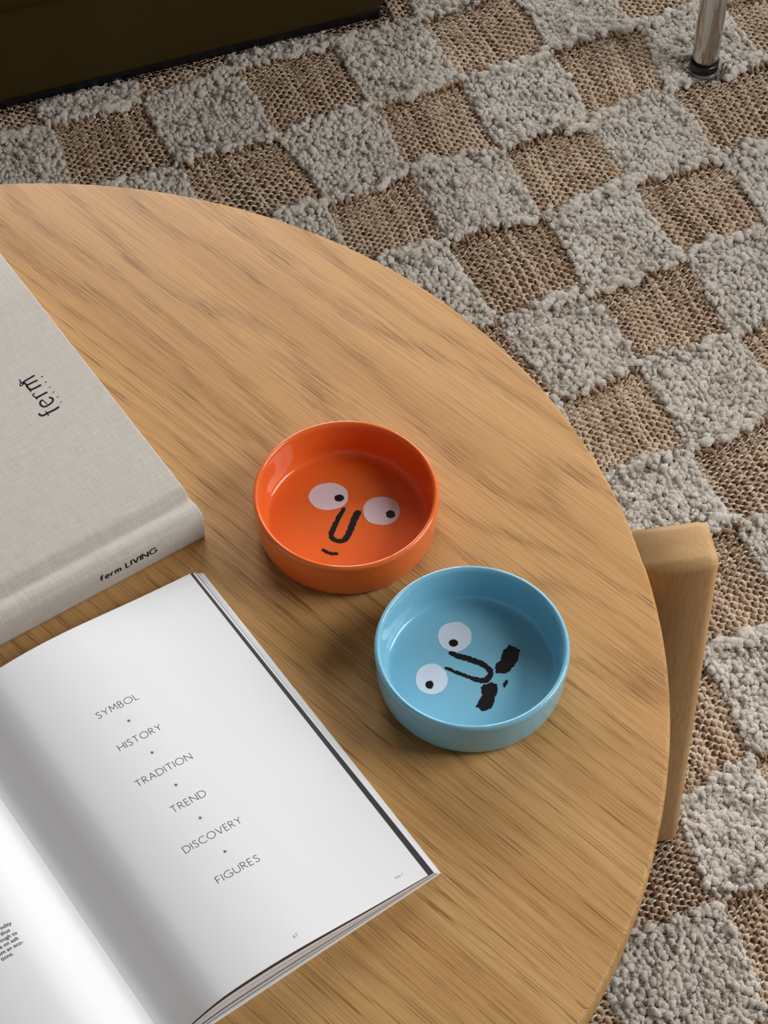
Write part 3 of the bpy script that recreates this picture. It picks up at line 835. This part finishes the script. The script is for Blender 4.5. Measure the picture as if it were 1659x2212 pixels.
# spine lettering, read with the spine towards the reader
V, F, _ = text_strokes('ferm LIVING', 0.0445, 0.0056, 0.00100, 0.26)
xs_ = 0.0832 - V[:, 0]
me = mesh_np('spine_lettering', np.column_stack([xs_, np.full(len(V), 0.00072), 0.0141 + V[:, 1]]), F[:, ::-1], False)
add('spine_lettering', me, M_ink_black, cover)
EMB = {'f': ([[(0.0364, 0.1378), (0.0402, 0.1372), (0.0454, 0.1373), (0.0493, 0.1371), (0.0511, 0.138), (0.0516, 0.1405)], [(0.0464, 0.1398), (0.0465, 0.1348)]], (.0011, .0007)),
 'e': ([[(0.043, 0.1497), (0.0424, 0.1446)], [(0.043, 0.1497), (0.0443, 0.1499), (0.0460, 0.1486), (0.0465, 0.1460), (0.0452, 0.1437), (0.0424, 0.1434), (0.0388, 0.1442), (0.0369, 0.1458), (0.0369, 0.148), (0.0383, 0.1496)]], (.0006, .0010)),
 'r': ([[(0.0367, 0.1545), (0.0406, 0.1544), (0.046, 0.1541)], [(0.0462, 0.155), (0.0463, 0.1526)], [(0.0457, 0.1543), (0.0468, 0.1566), (0.0465, 0.1584), (0.0447, 0.1583)]], (.0011, .0007, .0008)),
 'm': ([[(0.0371, 0.163), (0.0417, 0.1628), (0.0462, 0.1631)], [(0.0463, 0.1638), (0.0464, 0.161)], [(0.046, 0.1633), (0.0463, 0.1661), (0.0456, 0.1682), (0.0371, 0.1683)], [(0.0456, 0.1682), (0.0464, 0.1712), (0.0458, 0.1726), (0.0367, 0.1735)], [(0.0461, 0.1722), (0.0482, 0.1711)], [(0.0482, 0.1737), (0.0476, 0.1713), (0.0487, 0.1702), (0.05, 0.1704), (0.0498, 0.1716), (0.0481, 0.1735), (0.0479, 0.1763)]], (.0011, .0007, .0010, .0010, .0007, .0008)),
 '.': ([[(0.0337, 0.1699), (0.0323, 0.1695), (0.0333, 0.1686)], [(0.0338, 0.1637), (0.0326, 0.163)], [(0.033, 0.164), (0.0334, 0.1627)], [(0.0339, 0.1574), (0.0324, 0.1573)], [(0.0332, 0.1525), (0.0323, 0.1521)], [(0.0337, 0.1512), (0.033, 0.1521)], [(0.0339, 0.1463), (0.0319, 0.1463)], [(0.0339, 0.1406), (0.0321, 0.141)]], (.0004,) * 8)}
V, F = [], []
for L, ws in EMB.values():
    for stq, w in zip(L, ws):
        pts = catmull(stq, 4) if len(stq) > 2 else np.array(stq)
        v, f = ribbon(pts, w * (1.5 if w > .00085 else 1.1))
        F.extend([[i + len(V) for i in q] for q in f]); V.extend(v)
V = np.array(V); F = np.array(F)
add('cover_emblem', mesh_np('cover_emblem', np.column_stack([V[:, 0], -V[:, 1], np.full(len(V), BT + .00010)]), F[:, ::-1], False), M_ink_black, cover)

# ------------------------------------------------------------------ open magazine
MA = np.array([0.819, 0.573]); ME = np.array([0.573, -0.819])     # across the spread, down the page
MROT = math.atan2(MA[1], MA[0])
# local frame: x = t - TG along MA, y = up the page (-s)
TG, S_BOT, S_TOP = 0.2090, -0.5279, -0.8116
org = TG * MA + S_BOT * ME
mag = thing('open_magazine', 'open magazine with white pages, a printed word list on the right page', 'magazine', (org[0], org[1], ZT), MROT)
PH = S_BOT - S_TOP     # page height .2837
PT = np.array([0, .006, .017, .031, .0448, .069, .095, .121, .147, .171, .1943, .21])
PZ = np.array([.0040, .0052, .0104, .0168, .0203, .0216, .0203, .0170, .0133, .0104, .0080, .0066])
_pd = catmull(np.column_stack([PT, PZ]), 12)
def pz(x):
    return np.interp(np.abs(x), _pd[:, 0], _pd[:, 1])
def sheet(name, x_edge_b, x_edge_t, q0, q1, y0, y1, mats, side=1, zoff=0.0, nx=80, ny=8, skew=0.0, x_in=0.0):
    """a curved clump of pages between two fractions of the stack height"""
    s = np.linspace(0, 1, nx) ; r = np.linspace(0, 1, ny)
    S, R = np.meshgrid(s, r, indexing='ij')
    xe = x_edge_b + (x_edge_t - x_edge_b) * R
    X = x_in + S * (xe - x_in)
    Y = y0 + (y1 - y0) * R + skew * (1 - S) * (1 - R)
    Z1 = q1 * pz(X) + zoff; Z0 = q0 * pz(X) + zoff
    V = np.concatenate([np.stack([side * X, Y, Z1], -1).reshape(-1, 3), np.stack([side * X, Y, Z0], -1).reshape(-1, 3)])
    i, j = np.meshgrid(np.arange(nx - 1), np.arange(ny - 1), indexing='ij'); i = i.ravel(); j = j.ravel()
    top_ = np.stack([i * ny + j, (i + 1) * ny + j, (i + 1) * ny + j + 1, i * ny + j + 1], -1)
    n = nx * ny
    bot = top_[:, ::-1] + n
    loop = [k * ny for k in range(nx)] + [(nx - 1) * ny + k for k in range(1, ny)] + [k * ny + ny - 1 for k in range(nx - 2, -1, -1)] + [k for k in range(ny - 2, 0, -1)]
    loop = np.array(loop); l2 = np.roll(loop, -1)
    nl = len(loop); V = np.concatenate([V, V[loop], V[loop + n]])
    a = np.arange(nl); a2 = (a + 1) % nl
    side_ = np.stack([a, a + nl, a2 + nl, a2], -1) + 2 * n
    Q = np.concatenate([top_, bot, side_])
    if side < 0: Q = Q[:, ::-1]
    mi = np.concatenate([np.zeros(len(top_) + len(bot)), np.full(len(side_), 1 if len(mats) > 1 else 0)])
    me = mesh_np(name, V, Q, True, mi)
    me.polygons.foreach_set('use_smooth', np.concatenate([np.ones(len(top_) + len(bot), bool), np.zeros(len(side_), bool)]))
    return add(name, me, mats, mag)
# right half, bottom to top: cover, bundles of pages fanned out at the fore edge, the black page with painted gap shadow, the top page
sheet('back_cover', .2043, .2046, .000, .035, -.0004, PH + .0000, [M_cover, M_cover], skew=-.0040, zoff=.0001)
R_STACK = [  # q0, q1, edge bottom, edge top, material top, material edge, skew
 (.035, .16, .2036, .2034, M_paper, M_paper_edge, -.0032),
 (.16, .18, .2022, .2018, M_blue_line, M_paper_black, -.0030),
 (.18, .34, .2020, .2012, M_paper, M_paper, -.0026),
 (.34, .36, .2012, .1998, M_paper_black, M_ink_light, -.0022),
 (.36, .50, .2010, .1990, M_paper, M_paper_pink, -.0018),
 (.50, .56, .2005, .1986, M_paper, M_paper_edge, -.0014),
 (.56, .70, .2002, .1982, M_paper, M_paper_pink, -.0010),
 (.70, .79, .1998, .1975, M_paper, M_paper_edge, -.0006),
 (.79, .945, .1987, .1963, M_paper_black, M_paper_black, -.0002),  # black page; its thick black edge also paints the shadow under the top page
]
for q0, q1, xb, xt, m1, m2, sk in R_STACK:
    sheet('page', xb, xt, q0, q1 - .004, .0002 * random.random(), PH + (.0012 * random.random() if m1 is not M_paper_black else -.0003), [m1, m2], 1, .0001, skew=sk)
page_r = sheet('page', .1943, .1943, .955, 1.0, .0, PH, [M_paper, M_paper], 1, .0)
tag(page_r, 'white right-hand page printed with six grey words')
sheet('front_cover', .2043, .2046, .000, .035, -.0004, PH, [M_cover, M_cover], -1, .0001)
for k in range(5):
    sheet('page', .2025 - .001 * k, .2020 - .0012 * k, .035 + .18 * k, .035 + .18 * (k + 1) - .004, 0, PH, [M_paper, M_paper_edge], -1, .0001)
page_l = sheet('page', .1943, .1943, .955, 1.0, 0.0, PH, [M_paper, M_paper], -1, .0002)
tag(page_l, 'white left-hand page with a small bold paragraph')

def print_on(name, V2, F, ink, parent, side=1, lift=.00007):
    """lay flat print on the curved page; V2 in page coordinates (x, y)"""
    z = pz(V2[:, 0]) + lift + (.0002 if side < 0 else 0)
    me = mesh_np(name, np.column_stack([V2[:, 0], V2[:, 1], z]), F, False)
    return add(name, me, ink, parent)
for w, tcen, s, wid in (('SYMBOL', .3036, -.7390, .0306), ('HISTORY', .3034, -.7100, .0318), ('TRADITION', .3034, -.6803, .0412),
                        ('TREND', .3042, -.6515, .0252), ('DISCOVERY', .3040, -.6224, .0424), ('FIGURES', .3040, -.5928, .0310)):
    V, F, _ = text_strokes(w, wid, 0.0049, 0.00042, 0.26)
    print_on('printed_word', np.column_stack([tcen - TG - wid / 2 + V[:, 0], S_BOT - s + V[:, 1]]), F, M_ink, page_r)
for k in range(5):
    V, F, _ = text_strokes('*', None, 0.0042, 0.00036)
    print_on('printed_asterisk', np.column_stack([.3040 - TG - .00126 + V[:, 0], S_BOT + .7272 - .0293 * k - .0021 + V[:, 1]]), F, M_ink, page_r)
V, F, w = text_strokes('67', 0.0031, 0.0023, 0.00022, 0.2)
print_on('page_number', np.column_stack([.3068 - TG + V[:, 0], S_BOT + .5352 + V[:, 1]]), F, M_ink_light, page_r)
V, F, w = text_strokes('SALT', 0.0060, 0.0014, 0.00018, 0.35)
print_on('page_footer', np.column_stack([.3845 - TG + V[:, 0], S_BOT + .5366 + V[:, 1]]), F, M_ink_light, page_r)

# the small bold paragraph, only its line ends are in view
def font_mesh(s, size):
    cu = bpy.data.curves.new('text', 'FONT'); cu.body = s; cu.size = size; cu.align_x = 'RIGHT'; cu.offset = size * 0.012
    cu.resolution_u = 4
    o = bpy.data.objects.new('text', cu); COL.objects.link(o)
    dg = bpy.context.evaluated_depsgraph_get()
    me = bpy.data.meshes.new_from_object(o.evaluated_get(dg))
    bpy.data.objects.remove(o); bpy.data.curves.remove(cu)
    return me
for s, te, k in (('odity', .1690, 0), ('thus', .1660, 1), ('ough to', .1688, 2), ('e on salt', .1675, 3), ('om an eco-', .1688, 4), ('tions.', .1598, 5)):
    me = font_mesh(s, .00375)
    ybase = S_BOT + .6434 - .0038 * k
    for v in me.vertices:
        x = te - TG + v.co.x
        v.co = (x, ybase + v.co.y, pz(x) + .00028)
    add('printed_line', me, M_ink, page_l)

# ------------------------------------------------------------------ sofa (its lower front corner is in view)
S0 = np.array([-0.0015, 1.9534]); SROT = math.atan2(0.337, 0.9415)
sofa = thing('sofa', 'low dark olive velvet sofa on a black plinth at the rug edge', 'sofa', (S0[0], S0[1], 0), SROT)
# local: x to the right along the front (sofa runs to -x), y to the back
def slab(name, x0, x1, y0, y1, z0, z1, rad, mat, edge=0.012):
    bm = bmesh.new()
    pts = []
    n = 12
    for cx, cy, a0 in ((x1 - rad, y0 + rad, -90), (x1 - rad, y1 - rad, 0), (x0 + rad, y1 - rad, 90), (x0 + rad, y0 + rad, 180)):
        for a in np.radians(np.linspace(a0, a0 + 90, n)):
            pts.append((cx + rad * math.cos(a), cy + rad * math.sin(a)))
    lo = [bm.verts.new((x, y, z0)) for x, y in pts]
    f = bm.faces.new(lo)
    r = bmesh.ops.extrude_face_region(bm, geom=[f])
    for v in r['geom']:
        if isinstance(v, bmesh.types.BMVert): v.co.z = z1
    if edge:
        ee = [e for e in bm.edges if abs(e.verts[0].co.z - e.verts[1].co.z) < 1e-6]
        bmesh.ops.bevel(bm, geom=ee, offset=edge, segments=4, profile=.5, affect='EDGES')
    return add(name, bm_mesh(name, bm), mat, sofa)
slab('plinth', -1.86, 0.0, 0.004, 0.84, ZR - .004, 0.030, 0.004, M_plinth, 0.0)
slab('base', -1.90, 0.06, -0.004, 0.88, 0.0235, 0.152, 0.10, M_velvet, 0.006)
slab('seat_cushion', -1.895, 0.055, -0.020, 0.86, 0.154, 0.36, 0.10, M_velvet, 0.014)
slab('backrest', -1.90, 0.06, 0.62, 0.88, 0.362, 0.74, 0.09, M_velvet, 0.04)  # out of view; height raised to shade the rug

# ------------------------------------------------------------------ chair with a chrome tube leg
L0 = np.array([0.3512, 1.8660])
chair = thing('tubular_chair', 'chrome tube chair leg with a black ring and clear glide on the rug', 'chair', (L0[0], L0[1], 0), math.radians(22))
def tube_lathe(name, prof): return lathe(name, prof, 48)
TUBE = tube_lathe('leg', [(0, .0275), (.0146, .0275), (.0146, .035), (.0146, .12), (.0146, .30), (.0146, .440), (0, .440)])
RING = tube_lathe('rubber_ring', [(0, .0165), (.0155, .0165), (.0160, .0175), (.0160, .0262), (.0155, .0275), (0, .0275)])
GLIDE = tube_lathe('clear_glide', [(0, .0128), (.0140, .0128), (.0162, .0134), (.0168, .0148), (.0166, .0166), (.0158, .0174), (0, .0174)])
for x, y in ((0, 0), (.46, 0), (0, .44), (.46, .44)):
    l = add('leg', TUBE, M_chrome, chair, (x, y, 0))
    add('rubber_ring', RING, M_rubber, l)
    add('clear_glide', GLIDE, M_clear, l)
add('seat', box_mesh('seat', (-.02, -.02, .438), (.48, .46, .475), .012, 4), M_leather, chair)
